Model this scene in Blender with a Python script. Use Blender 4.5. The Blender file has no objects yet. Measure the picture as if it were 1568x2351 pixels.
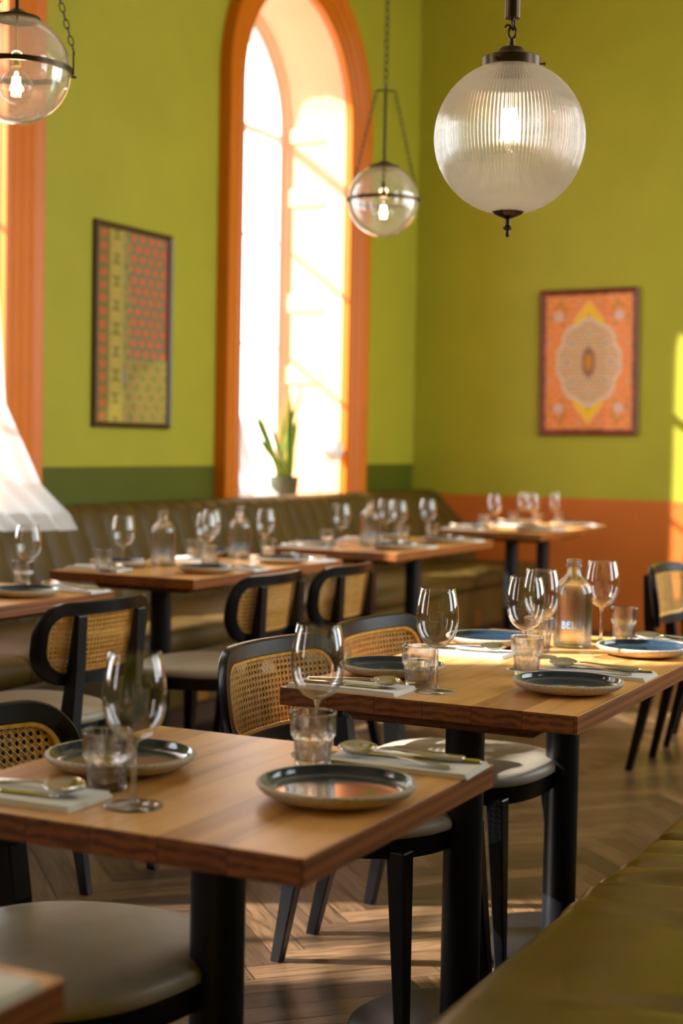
import bpy, bmesh, math, random
from mathutils import Vector, Matrix
random.seed(7)
PI = math.pi
sc = bpy.context.scene
COL = sc.collection

# ------------------------------------------------------------------ camera
F, CX, CY, EYE = 3550.0, 784.0, 1175.5, 1.26
yaw, roll, pitch = math.radians(26.3), 0.019, math.atan2(157.5, 3550.0)
fw = Vector((-math.sin(yaw)*math.cos(pitch), math.cos(yaw)*math.cos(pitch), -math.sin(pitch)))
rt = fw.cross(Vector((0, 0, 1))).normalized(); up = rt.cross(fw)
r2 = math.cos(roll)*rt + math.sin(roll)*up
u2 = -math.sin(roll)*rt + math.cos(roll)*up
cam_d = bpy.data.cameras.new('camera'); cam = bpy.data.objects.new('camera', cam_d); COL.objects.link(cam)
M3 = Matrix((r2, u2, -fw)).transposed()
cam.matrix_world = Matrix.Translation((0, 0, EYE)) @ M3.to_4x4()
cam_d.sensor_fit = 'HORIZONTAL'; cam_d.sensor_width = 24.0; cam_d.lens = F/1568.0*24.0
cam_d.clip_start = 0.05; cam_d.clip_end = 200
cam_d.dof.use_dof = True; cam_d.dof.focus_distance = 3.12; cam_d.dof.aperture_fstop = 3.0
sc.camera = cam

# ------------------------------------------------------------------ look, world, sun
sc.view_settings.view_transform = 'Standard'; sc.view_settings.look = 'None'
sc.view_settings.gamma = 1.0; sc.view_settings.use_curve_mapping = False
sc.view_settings.exposure = 0.05
cy = sc.cycles
cy.use_denoising = True
cy.max_bounces = 14; cy.diffuse_bounces = 6; cy.glossy_bounces = 5
cy.transmission_bounces = 12; cy.transparent_max_bounces = 20
cy.caustics_reflective = False; cy.caustics_refractive = False
cy.sample_clamp_indirect = 4.0

WORLD_STR, SUN_STR = 7.0, 20.0
w = bpy.data.worlds.new('daylight'); sc.world = w; w.use_nodes = True
bg = w.node_tree.nodes['Background']; bg.inputs[0].default_value = (0.90, 0.96, 1.0, 1); bg.inputs[1].default_value = WORLD_STR
sun_d = bpy.data.lights.new('sun', 'SUN'); sun_d.energy = SUN_STR; sun_d.angle = 0.012; sun_d.color = (1.0, 0.97, 0.93)
sun = bpy.data.objects.new('sun', sun_d); COL.objects.link(sun)
SD = Vector((1.0, 0.62, -0.75)).normalized()
sun.rotation_euler = SD.to_track_quat('-Z', 'Y').to_euler(); sun.location = (-8, -2, 6)

# room dimensions
XL, YB, XR, YF, ZC = -4.55, 10.36, 1.35, -4.2, 5.1
WIN_Y = [8.49, 4.95, 1.41, -2.13]          # centres of arched windows in the left wall
RI, RO, ZS, ZSILL, DEP = 0.71, 0.93, 3.33, 0.86, 0.50
def portal(loc, rot, sx, sy):
    d = bpy.data.lights.new('daylight_portal', 'AREA'); d.shape = 'RECTANGLE'; d.size = sx; d.size_y = sy
    d.cycles.is_portal = True
    o = bpy.data.objects.new('daylight_portal', d); COL.objects.link(o); o.location = loc; o.rotation_euler = rot
for y in WIN_Y: portal((XL-DEP-0.06, y, 2.45), (0, -PI/2, 0), 3.3, 1.5)
RWIN = [(5.4, 10.15), (3.3, 4.3)]
for a, b in RWIN: portal((XR+0.2, (a+b)/2, 2.5), (0, PI/2, 0), 3.0, 2.4)

# ------------------------------------------------------------------ materials
def lin(c):
    c = c/255.0
    return c/12.92 if c <= 0.04045 else ((c+0.055)/1.055)**2.4
def rgb(r, g, b): return (lin(r), lin(g), lin(b), 1.0)
def mat(name, col, rough=0.5, metal=0.0, coat=0.0, spec=0.5, trans=0.0, ior=1.45, coat_r=0.05):
    m = bpy.data.materials.new(name); m.use_nodes = True
    p = m.node_tree.nodes['Principled BSDF']
    p.inputs['Base Color'].default_value = col; p.inputs['Roughness'].default_value = rough
    p.inputs['Metallic'].default_value = metal; p.inputs['Coat Weight'].default_value = coat
    p.inputs['Coat Roughness'].default_value = coat_r; p.inputs['IOR'].default_value = ior
    p.inputs['Specular IOR Level'].default_value = spec; p.inputs['Transmission Weight'].default_value = trans
    return m
def N(m, t, **k):
    n = m.node_tree.nodes.new(t)
    for a, b in k.items(): setattr(n, a, b)
    return n
def L(m, a, b): m.node_tree.links.new(a, b)
def P(m): return m.node_tree.nodes['Principled BSDF']
def bump(m, sock, strength=0.2, dist=0.002):
    b = N(m, 'ShaderNodeBump'); b.inputs['Strength'].default_value = strength; b.inputs['Distance'].default_value = dist
    L(m, sock, b.inputs['Height']); L(m, b.outputs[0], P(m).inputs['Normal'])
def noise(m, scale, detail=4, vec=None, rough=0.5, dist=0.0):
    n = N(m, 'ShaderNodeTexNoise'); n.inputs['Scale'].default_value = scale; n.inputs['Detail'].default_value = detail
    n.inputs['Roughness'].default_value = rough; n.inputs['Distortion'].default_value = dist
    if vec is not None: L(m, vec, n.inputs['Vector'])
    return n
def ramp(m, fac, stops):
    r = N(m, 'ShaderNodeValToRGB'); e = r.color_ramp.elements
    while len(e) < len(stops): e.new(0.5)
    for i, (p_, c) in enumerate(stops): e[i].position = p_; e[i].color = c
    L(m, fac, r.inputs[0]); return r
def coords(m, scale=(1, 1, 1), kind='Object', rot=(0, 0, 0)):
    t = N(m, 'ShaderNodeTexCoord'); mp = N(m, 'ShaderNodeMapping')
    mp.inputs['Scale'].default_value = scale; mp.inputs['Rotation'].default_value = rot
    L(m, t.outputs[kind], mp.inputs[0]); return mp.outputs[0]

def paint(name, col, rough=0.55, amt=0.04):
    m = mat(name, col, rough, spec=0.4)
    n = noise(m, 3.0, 5, coords(m)); a = tuple(max(0, c*(1-amt)) for c in col[:3])+(1,); b = tuple(min(1, c*(1+amt)) for c in col[:3])+(1,)
    r = ramp(m, n.outputs[0], [(0.3, a), (0.7, b)]); L(m, r.outputs[0], P(m).inputs['Base Color'])
    f = noise(m, 420, 2, coords(m)); bump(m, f.outputs[0], 0.08, 0.001)
    return m
M = {}
M['green'] = paint('lime_green_wall_paint', rgb(166, 160, 42))
M['dgreen'] = paint('dark_green_wall_paint', rgb(80, 86, 8))
M['orange'] = paint('burnt_orange_wall_paint', rgb(196, 104, 34))
M['trim'] = paint('orange_gloss_trim_paint', rgb(206, 108, 0), 0.42)
M['reveal'] = paint('pale_orange_reveal_paint', rgb(232, 178, 134), 0.5)
M['ceil'] = paint('cream_ceiling_paint', rgb(225, 215, 185), 0.7)
M['white'] = mat('white_window_paint', rgb(235, 235, 230), 0.4)
M['ground'] = paint('pale_paving', rgb(190, 186, 178), 0.8)
M['black'] = mat('black_stained_wood', rgb(9, 9, 11), 0.30, spec=0.4)
fn = noise(M['black'], 30, 4, coords(M['black'], (1, 1, 0.1))); bump(M['black'], fn.outputs[0], 0.15, 0.001)
M['post'] = mat('black_powder_coated_steel', rgb(11, 12, 16), 0.40, spec=0.4)
fn = noise(M['post'], 600, 2, coords(M['post'])); bump(M['post'], fn.outputs[0], 0.15, 0.0005)
M['bronze'] = mat('aged_bronze_metal', rgb(74, 60, 44), 0.34, metal=0.9)
M['brass'] = mat('worn_brass', rgb(190, 150, 80), 0.35, metal=1.0)
M['steel'] = mat('polished_steel_cutlery', rgb(205, 203, 196), 0.12, metal=1.0)
M['napkin'] = mat('white_paper_napkin', rgb(238, 236, 228), 0.85)
fn = noise(M['napkin'], 300, 2, coords(M['napkin'])); bump(M['napkin'], fn.outputs[0], 0.1, 0.0005)
M['stone'] = mat('unglazed_beige_stoneware', rgb(190, 176, 150), 0.6)
sp = noise(M['stone'], 260, 2, coords(M['stone'])); r = ramp(M['stone'], sp.outputs[0], [(0.35, rgb(160, 146, 120)), (0.5, rgb(196, 182, 156))]); L(M['stone'], r.outputs[0], P(M['stone']).inputs['Base Color'])
M['glaze'] = mat('dark_blue_green_plate_glaze', rgb(26, 44, 62), 0.13, coat=0.6, coat_r=0.06)
gz = noise(M['glaze'], 14, 4, coords(M['glaze'])); r = ramp(M['glaze'], gz.outputs[0], [(0.3, rgb(18, 36, 54)), (0.7, rgb(34, 54, 70))]); L(M['glaze'], r.outputs[0], P(M['glaze']).inputs['Base Color'])
M['seat'] = mat('greige_leather_seat', rgb(168, 158, 140), 0.42)
sn = noise(M['seat'], 9, 5, coords(M['seat'])); r = ramp(M['seat'], sn.outputs[0], [(0.3, rgb(158, 147, 128)), (0.7, rgb(178, 168, 150))]); L(M['seat'], r.outputs[0], P(M['seat']).inputs['Base Color'])
sn2 = noise(M['seat'], 220, 3, coords(M['seat'])); bump(M['seat'], sn2.outputs[0], 0.12, 0.001)
def leather(name, c1, c2, rough):
    m = mat(name, c1, rough, spec=0.5)
    n = noise(m, 6, 5, coords(m)); r = ramp(m, n.outputs[0], [(0.3, c1), (0.7, c2)]); L(m, r.outputs[0], P(m).inputs['Base Color'])
    n2 = noise(m, 160, 4, coords(m, (1, 1, 1))); bump(m, n2.outputs[0], 0.18, 0.001); return m
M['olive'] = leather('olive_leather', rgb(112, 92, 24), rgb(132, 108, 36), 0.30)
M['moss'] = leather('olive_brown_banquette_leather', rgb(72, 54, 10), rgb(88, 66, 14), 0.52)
M['plinth'] = mat('dark_brown_plinth_timber', rgb(64, 36, 18), 0.5)
M['cane'] = mat('woven_honey_cane', rgb(196, 142, 52), 0.42)
cn = noise(M['cane'], 60, 3, coords(M['cane'])); r = ramp(M['cane'], cn.outputs[0], [(0.3, rgb(206, 150, 52)), (0.7, rgb(236, 186, 92))]); L(M['cane'], r.outputs[0], P(M['cane']).inputs['Base Color'])
M['leaf'] = mat('snake_plant_leaf', rgb(44, 104, 34), 0.4); M['leafedge'] = mat('yellow_leaf_margin', rgb(196, 196, 60), 0.4)
M['pot'] = mat('grey_green_pot_glaze', rgb(58, 66, 46), 0.5); M['soil'] = mat('potting_soil', rgb(50, 36, 26), 0.9)

def oak(name, c_lo, c_hi, rough):
    m = mat(name, c_hi, rough, spec=0.45)
    tc = N(m, 'ShaderNodeTexCoord'); sx = N(m, 'ShaderNodeSeparateXYZ'); L(m, tc.outputs['Object'], sx.inputs[0])
    # staves 0.105 wide across x, random offset along y
    dv = N(m, 'ShaderNodeMath', operation='DIVIDE'); dv.inputs[1].default_value = 0.105; L(m, sx.outputs[0], dv.inputs[0])
    fl = N(m, 'ShaderNodeMath', operation='FLOOR'); L(m, dv.outputs[0], fl.inputs[0])
    fr = N(m, 'ShaderNodeMath', operation='FRACT'); L(m, dv.outputs[0], fr.inputs[0])
    wn = N(m, 'ShaderNodeTexWhiteNoise', noise_dimensions='1D'); L(m, fl.outputs[0], wn.inputs['W'])
    off = N(m, 'ShaderNodeMath', operation='MULTIPLY'); off.inputs[1].default_value = 13.0; L(m, wn.outputs[0], off.inputs[0])
    cb = N(m, 'ShaderNodeCombineXYZ'); L(m, sx.outputs[0], cb.inputs[0])
    ad = N(m, 'ShaderNodeMath', operation='ADD'); L(m, sx.outputs[1], ad.inputs[0]); L(m, off.outputs[0], ad.inputs[1]); L(m, ad.outputs[0], cb.inputs[1])
    ad2 = N(m, 'ShaderNodeMath', operation='ADD'); L(m, sx.outputs[2], ad2.inputs[0]); L(m, off.outputs[0], ad2.inputs[1]); L(m, ad2.outputs[0], cb.inputs[2])
    mp = N(m, 'ShaderNodeMapping'); mp.inputs['Scale'].default_value = (26, 1.6, 26); L(m, cb.outputs[0], mp.inputs[0])
    n1 = noise(m, 1.0, 6, mp.outputs[0], 0.6, 1.2)
    mp2 = N(m, 'ShaderNodeMapping'); mp2.inputs['Scale'].default_value = (14, 0.9, 22); L(m, cb.outputs[0], mp2.inputs[0])
    wv = N(m, 'ShaderNodeTexWave', wave_type='RINGS', rings_direction='Y'); wv.inputs['Scale'].default_value = 0.9; wv.inputs['Distortion'].default_value = 5.0
    wv.inputs['Detail'].default_value = 3; wv.inputs['Detail Scale'].default_value = 1.6; L(m, mp2.outputs[0], wv.inputs['Vector'])
    mx = N(m, 'ShaderNodeMix'); mx.inputs[0].default_value = 0.32; L(m, n1.outputs[0], mx.inputs[2]); L(m, wv.outputs['Fac'], mx.inputs[3])
    r = ramp(m, mx.outputs[0], [(0.25, c_lo), (0.62, c_hi)])
    hs = N(m, 'ShaderNodeHueSaturation'); L(m, r.outputs[0], hs.inputs['Color'])
    vr = N(m, 'ShaderNodeMapRange'); vr.inputs[3].default_value = 0.86; vr.inputs[4].default_value = 1.10; L(m, wn.outputs[0], vr.inputs[0]); L(m, vr.outputs[0], hs.inputs['Value'])
    # thin joints between staves
    ab = N(m, 'ShaderNodeMath', operation='LESS_THAN'); ab.inputs[1].default_value = 0.012; L(m, fr.outputs[0], ab.inputs[0])
    mj = N(m, 'ShaderNodeMix', data_type='RGBA'); L(m, ab.outputs[0], mj.inputs[0]); L(m, hs.outputs[0], mj.inputs[6]); mj.inputs[7].default_value = tuple(c*0.45 for c in c_lo[:3])+(1,)
    L(m, mj.outputs[2], P(m).inputs['Base Color'])
    bump(m, n1.outputs[0], 0.06, 0.001)
    return m
M['oak'] = oak('golden_oak_staves', rgb(178, 116, 58), rgb(224, 166, 96), 0.34)
M['oakend_shaded'] = oak('shaded_end_grain_oak', rgb(92, 48, 20), rgb(148, 86, 40), 0.42)  # oiled end grain, with side-face shading also put into the colour
M['oakdark'] = oak('dark_oak_batten', rgb(104, 62, 30), rgb(146, 92, 48), 0.45)  # battens have a darker oak tone than the tops

def vcol(name, rough, coat=0.0):
    m = mat(name, (1, 1, 1, 1), rough, coat=coat, coat_r=0.02)
    a = N(m, 'ShaderNodeAttribute'); a.attribute_name = 'pattern'; L(m, a.outputs['Color'], P(m).inputs['Base Color']); return m
M['floor'] = mat('brown_herringbone_parquet', rgb(120, 84, 56), 0.36, spec=0.5)
fm = M['floor']
at = N(fm, 'ShaderNodeAttribute'); at.attribute_name = 'pattern'
uv = N(fm, 'ShaderNodeUVMap'); uv.uv_map = 'planks'; mp = N(fm, 'ShaderNodeMapping'); mp.inputs['Scale'].default_value = (3.0, 46, 1); L(fm, uv.outputs[0], mp.inputs[0])
gn = noise(fm, 1.0, 6, mp.outputs[0], 0.65, 1.4)
gr = ramp(fm, gn.outputs[0], [(0.36, (0.34, 0.31, 0.29, 1)), (0.58, (1.12, 1.08, 1.05, 1))])
mm = N(fm, 'ShaderNodeMix', data_type='RGBA', blend_type='MULTIPLY'); mm.inputs[0].default_value = 1.0
L(fm, at.outputs['Color'], mm.inputs[6]); L(fm, gr.outputs[0], mm.inputs[7]); L(fm, mm.outputs[2], P(fm).inputs['Base Color'])
bump(fm, gn.outputs[0], 0.12, 0.001)
M['art'] = vcol('printed_pattern_behind_glass', 0.4, 1.0)

def schlick(m, f0, boost, power):
    lw = N(m, 'ShaderNodeLayerWeight'); lw.inputs[0].default_value = 0.5
    pw = N(m, 'ShaderNodeMath', operation='POWER'); pw.inputs[1].default_value = power; L(m, lw.outputs['Facing'], pw.inputs[0])
    mu = N(m, 'ShaderNodeMath', operation='MULTIPLY_ADD'); mu.inputs[1].default_value = (1-f0)*boost; mu.inputs[2].default_value = f0*boost; mu.use_clamp = True; L(m, pw.outputs[0], mu.inputs[0])
    return mu
def glassmix(name, keep, tint=(1, 1, 1, 1), rough=0.0, ior=1.5, sheen=0.0):
    m = bpy.data.materials.new(name); m.use_nodes = True; nt = m.node_tree; nt.nodes.clear()
    out = N(m, 'ShaderNodeOutputMaterial'); g = N(m, 'ShaderNodeBsdfGlass'); g.inputs['IOR'].default_value = ior
    g.inputs['Roughness'].default_value = rough; g.inputs['Color'].default_value = tint
    t = N(m, 'ShaderNodeBsdfTransparent'); t.inputs[0].default_value = tint
    x = N(m, 'ShaderNodeMixShader'); x.inputs[0].default_value = keep
    L(m, t.outputs[0], x.inputs[1]); L(m, g.outputs[0], x.inputs[2])
    if sheen > 0:
        gl = N(m, 'ShaderNodeBsdfGlossy'); gl.inputs['Roughness'].default_value = 0.01; mu = schlick(m, 0.04, sheen, 4.0)
        x0 = N(m, 'ShaderNodeMixShader'); L(m, mu.outputs[0], x0.inputs[0]); L(m, t.outputs[0], x0.inputs[1]); L(m, gl.outputs[0], x0.inputs[2])
        L(m, x0.outputs[0], x.inputs[1])
    L(m, x.outputs[0], out.inputs[0]); return m
def thinglass(name, ior=1.5, boost=1.0, tint=(1, 1, 1, 1), haze=0.0):
    m = bpy.data.materials.new(name); m.use_nodes = True; nt = m.node_tree; nt.nodes.clear()
    out = N(m, 'ShaderNodeOutputMaterial'); g = N(m, 'ShaderNodeBsdfGlossy'); g.inputs['Roughness'].default_value = 0.01
    t = N(m, 'ShaderNodeBsdfTransparent'); t.inputs[0].default_value = tint
    f0 = ((ior-1)/(ior+1))**2
    lw = N(m, 'ShaderNodeLayerWeight'); lw.inputs[0].default_value = 0.5
    pw = N(m, 'ShaderNodeMath', operation='POWER'); pw.inputs[1].default_value = 3.6; L(m, lw.outputs['Facing'], pw.inputs[0])
    mu = N(m, 'ShaderNodeMath', operation='MULTIPLY_ADD'); mu.inputs[1].default_value = (1-f0)*boost; mu.inputs[2].default_value = f0*boost; mu.use_clamp = True; L(m, pw.outputs[0], mu.inputs[0])
    x = N(m, 'ShaderNodeMixShader'); L(m, mu.outputs[0], x.inputs[0]); L(m, t.outputs[0], x.inputs[1]); L(m, g.outputs[0], x.inputs[2])
    if haze > 0:
        d = N(m, 'ShaderNodeBsdfDiffuse'); d.inputs[0].default_value = (0.9, 0.9, 0.9, 1); tl = N(m, 'ShaderNodeBsdfTranslucent'); tl.inputs[0].default_value = (0.95, 0.93, 0.9, 1)
        a = N(m, 'ShaderNodeMixShader'); a.inputs[0].default_value = 0.5; L(m, d.outputs[0], a.inputs[1]); L(m, tl.outputs[0], a.inputs[2])
        y = N(m, 'ShaderNodeMixShader'); y.inputs[0].default_value = haze; L(m, x.outputs[0], y.inputs[1]); L(m, a.outputs[0], y.inputs[2]); L(m, y.outputs[0], out.inputs[0])
    else: L(m, x.outputs[0], out.inputs[0])
    return m
M['glass'] = glassmix('clear_table_glass', 0.62, sheen=0.7)
M['bowl'] = thinglass('thin_wine_glass', 1.5, 1.7)
M['pane'] = thinglass('window_glass', 1.5)
M['globe'] = thinglass('clear_globe_glass', 1.5, 2.0, haze=0.05)
M['ribbed'] = glassmix('ribbed_prismatic_glass', 0.75, (0.98, 0.98, 0.98, 1), 0.0)
def ribbed_haze(m):
    nt = m.node_tree; out = [n for n in nt.nodes if n.type == 'OUTPUT_MATERIAL'][0]; src = out.inputs[0].links[0].from_socket
    d = N(m, 'ShaderNodeBsdfDiffuse'); d.inputs[0].default_value = (0.92, 0.91, 0.88, 1); tl = N(m, 'ShaderNodeBsdfTranslucent'); tl.inputs[0].default_value = (0.93, 0.94, 0.95, 1)
    a = N(m, 'ShaderNodeMixShader'); a.inputs[0].default_value = 0.5; L(m, d.outputs[0], a.inputs[1]); L(m, tl.outputs[0], a.inputs[2])
    y = N(m, 'ShaderNodeMixShader'); y.inputs[0].default_value = 0.15; L(m, src, y.inputs[1]); L(m, a.outputs[0], y.inputs[2]); L(m, y.outputs[0], out.inputs[0])
ribbed_haze(M['ribbed'])
M['water'] = glassmix('still_water', 0.7, (1, 1, 1, 1), 0.0, 1.33)
def emit(name, col, s):
    m = bpy.data.materials.new(name); m.use_nodes = True; nt = m.node_tree; nt.nodes.clear()
    o = N(m, 'ShaderNodeOutputMaterial'); e = N(m, 'ShaderNodeEmission'); e.inputs[0].default_value = col; e.inputs[1].default_value = s; L(m, e.outputs[0], o.inputs[0]); return m
M['filament'] = emit('glowing_warm_filament', (1.0, 0.80, 0.50, 1), 22)
M['label'] = mat('pale_blue_bottle_print', rgb(120, 175, 225), 0.5); M['labelink'] = mat('dark_blue_bottle_print', rgb(40, 84, 140), 0.5)
def sheer():
    m = bpy.data.materials.new('sheer_white_fabric'); m.use_nodes = True; nt = m.node_tree; nt.nodes.clear()
    o = N(m, 'ShaderNodeOutputMaterial'); d = N(m, 'ShaderNodeBsdfDiffuse'); d.inputs[0].default_value = (0.72, 0.72, 0.70, 1)
    tl = N(m, 'ShaderNodeBsdfTranslucent'); tl.inputs[0].default_value = (0.62, 0.62, 0.60, 1); t = N(m, 'ShaderNodeBsdfTransparent')
    a = N(m, 'ShaderNodeMixShader'); a.inputs[0].default_value = 0.35; L(m, d.outputs[0], a.inputs[1]); L(m, tl.outputs[0], a.inputs[2])
    b = N(m, 'ShaderNodeMixShader'); b.inputs[0].default_value = 0.2; L(m, a.outputs[0], b.inputs[1]); L(m, t.outputs[0], b.inputs[2]); L(m, b.outputs[0], o.inputs[0]); return m
M['sheer'] = sheer()
M['bulbglass'] = thinglass('clear_bulb_glass', 1.5, 1.5)
M['lampwhite'] = mat('white_opal_glass', rgb(245, 243, 238), 0.25)

# ------------------------------------------------------------------ mesh helpers
def obj(name, bm, m, parent=None, smooth=False, bevel=0.0, seg=2, angle=35):
    me = bpy.data.meshes.new(name); bm.normal_update(); bm.to_mesh(me); bm.free()
    for x in (m if isinstance(m, (list, tuple)) else [m]): me.materials.append(x)
    o = bpy.data.objects.new(name, me); COL.objects.link(o)
    if parent is not None: o.parent = parent
    if smooth:
        for p in me.polygons: p.use_smooth = True
        try: me.set_sharp_from_angle(angle=math.radians(angle))
        except Exception: pass
    if bevel > 0:
        b = o.modifiers.new('edge', 'BEVEL'); b.width = bevel; b.segments = seg; b.limit_method = 'ANGLE'; b.angle_limit = math.radians(40)
    return o
def thing(name, label, cat, loc=(0, 0, 0), rz=0.0, group=None):
    o = bpy.data.objects.new(name, None); COL.objects.link(o); o.location = loc; o.rotation_euler = (0, 0, rz)
    o.empty_display_size = 0.05; o['label'] = label; o['category'] = cat
    if group: o['group'] = group
    return o
def tag(o, label, cat, group=None, kind=None):
    o['label'] = label; o['category'] = cat
    if group: o['group'] = group
    if kind: o['kind'] = kind
    return o
def struct(name, bm, m, parent=None, **k):
    o = obj(name, bm, m, parent, **k)
    if parent is None: o['kind'] = 'structure'
    return o
def dup(root, loc, rz, label, group=None):
    r = root.copy(); COL.objects.link(r); r.location = loc; r.rotation_euler = (0, 0, rz); r['label'] = label
    if group: r['group'] = group
    for ch in list(root.children):
        c = ch.copy(); COL.objects.link(c); c.parent = r
        for g in list(ch.children):
            d = g.copy(); COL.objects.link(d); d.parent = c
    return r
def box(bm, x0, x1, y0, y1, z0, z1, mi=0):
    v = [bm.verts.new(p) for p in ((x0, y0, z0), (x1, y0, z0), (x1, y1, z0), (x0, y1, z0), (x0, y0, z1), (x1, y0, z1), (x1, y1, z1), (x0, y1, z1))]
    for f in ((3, 2, 1, 0), (4, 5, 6, 7), (0, 1, 5, 4), (1, 2, 6, 5), (2, 3, 7, 6), (3, 0, 4, 7)):
        bm.faces.new([v[i] for i in f]).material_index = mi
def BM(): return bmesh.new()
def lathe(bm, prof, n=48, cx=0, cy=0, fn=None, closed=False, mi=0):
    """prof: list of (r, z); poles where r == 0; fn(r, z, angle) may vary the radius"""
    rings = []
    for r, z in prof:
        if r < 1e-6: rings.append([bm.verts.new((cx, cy, z))])
        else:
            ring = []
            for i in range(n):
                a = 2*PI*i/n; rr = fn(r, z, i) if fn else r
                ring.append(bm.verts.new((cx+rr*math.cos(a), cy+rr*math.sin(a), z)))
            rings.append(ring)
    k = len(rings)
    for j in range(k if closed else k-1):
        A, B = rings[j], rings[(j+1) % k]
        for i in range(n):
            i2 = (i+1) % n
            if len(A) == 1 and len(B) == 1: continue
            if len(A) == 1: vs = [A[0], B[i2], B[i]]
            elif len(B) == 1: vs = [A[i], A[i2], B[0]]
            else: vs = [A[i], A[i2], B[i2], B[i]]
            try: bm.faces.new(vs).material_index = mi
            except ValueError: pass
    return rings
def recalc(bm): bmesh.ops.recalc_face_normals(bm, faces=bm.faces)
def loft(bm, secs, cap=True, close=True, mi=0):
    rs = [[bm.verts.new(p) for p in s] for s in secs]
    n = len(rs[0])
    for A, B in zip(rs, rs[1:]):
        for i in range(n if close else n-1):
            j = (i+1) % n
            bm.faces.new([A[i], A[j], B[j], B[i]]).material_index = mi
    if cap and close:
        bm.faces.new(rs[0][::-1]).material_index = mi; bm.faces.new(rs[-1]).material_index = mi
    return rs
def tube(bm, pts, r, n=8, cap=True, closed=False):
    pts = [Vector(p) for p in pts]; secs = []; m = len(pts); prev = None
    for i, p in enumerate(pts):
        t = ((pts[(i+1) % m]-pts[i-1]) if closed else (pts[min(i+1, m-1)]-pts[max(i-1, 0)])).normalized()
        ref = Vector((0, 0, 1)) if prev is None else prev
        if abs(t.dot(ref)) > 0.98 and prev is None: ref = Vector((1, 0, 0))
        a = (ref-t*ref.dot(t)).normalized() if prev is not None else t.cross(ref).normalized()
        prev = a; b = t.cross(a); rr = r(i) if callable(r) else r
        secs.append([p+a*rr*math.cos(2*PI*k/n)+b*rr*math.sin(2*PI*k/n) for k in range(n)])
    if closed:
        rs = [[bm.verts.new(q) for q in s] for s in secs]
        for i in range(m):
            A, B = rs[i], rs[(i+1) % m]
            for k in range(n): bm.faces.new([A[k], A[(k+1) % n], B[(k+1) % n], B[k]])
    else: loft(bm, secs, cap)
def taper(bm, pts, sizes):
    """square section limb through points, sizes = (wx, wy) full widths"""
    secs = []
    for (x, y, z), (a, b) in zip(pts, sizes):
        secs.append([(x-a/2, y-b/2, z), (x+a/2, y-b/2, z), (x+a/2, y+b/2, z), (x-a/2, y+b/2, z)])
    loft(bm, secs); recalc(bm)

# ------------------------------------------------------------------ room shell
def arch_pts(yc, r, z0, n=40):
    p = [(yc-r, z0)]
    for i in range(n+1):
        a = PI-PI*i/n; p.append((yc+r*math.cos(a), ZS+r*math.sin(a)))
    p.append((yc+r, z0)); return p
def left_wall(z0, z1, m_, name):
    """wall slab between heights z0 and z1 with the arched openings left out"""
    bm = BM(); edges = sorted(WIN_Y); cur = YF
    def quad(pts): bm.faces.new([bm.verts.new(p) for p in pts])
    T = 0.22
    for x, flip in ((XL, 1), (XL-T, 0)):
        cur = YF
        for yc in edges:
            a, b = yc-RI, yc+RI
            quad([(x, cur, z0), (x, a, z0), (x, a, z1), (x, cur, z1)])
            if z0 < ZSILL: quad([(x, a, z0), (x, b, z0), (x, b, min(z1, ZSILL)), (x, a, min(z1, ZSILL))])
            if z1 > ZS:
                n = 40
                for i in range(n):
                    a0, a1 = PI-PI*i/n, PI-PI*(i+1)/n
                    p0 = (yc+RI*math.cos(a0), ZS+RI*math.sin(a0)); p1 = (yc+RI*math.cos(a1), ZS+RI*math.sin(a1))
                    quad([(x, p0[0], p0[1]), (x, p1[0], p1[1]), (x, p1[0], z1), (x, p0[0], z1)])
            cur = b
        quad([(x, cur, z0), (x, YB, z0), (x, YB, z1), (x, cur, z1)])
    return struct(name, bm, m_)
left_wall(0.0, 1.12, M['dgreen'], 'wall_left_dado')
left_wall(1.12, ZC, M['green'], 'wall_left')
bm = BM(); box(bm, XL-0.22, XR+0.2, YB, YB+0.2, 0.91, ZC); struct('wall_back', bm, M['green'])
bm = BM(); box(bm, XL-0.22, XR+0.2, YB, YB+0.2, 0, 0.91); struct('wall_back_dado', bm, M['orange'])
bm = BM(); box(bm, XL-0.22, XR+0.2, YF-0.2, YF, 0, ZC); struct('wall_front', bm, M['green'])
bm = BM(); box(bm, XL-0.9, XR+0.2, YF-0.2, YB+0.2, ZC, ZC+0.15); struct('ceiling', bm, M['ceil'])
bm = BM(); cur = YF
for a, b in sorted(RWIN)+[(YB, YB)]:
    box(bm, XR, XR+0.2, cur, a, 0, ZC)
    if b > a: box(bm, XR, XR+0.2, a, b, 0, 1.0); box(bm, XR, XR+0.2, a, b, 4.0, ZC)
    cur = b
struct('wall_right', bm, M['green'])
for k, (a, b) in enumerate(RWIN):
    bm = BM()
    for (y0, y1, z0, z1) in ((a, a+.07, 1, 4), (b-.07, b, 1, 4), (a, b, 1, 1.07), (a, b, 3.93, 4), ((a+b)/2-.03, (a+b)/2+.03, 1, 4), (a, b, 3.0, 3.05)):
        box(bm, XR+.06, XR+.12, y0, y1, z0, z1)
    wf = struct('window_%d' % (k+5), bm, M['white'])
    bm = BM(); box(bm, XR+.085, XR+.09, a, b, 1, 4); obj('glass_pane', bm, M['pane'], wf)
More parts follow.
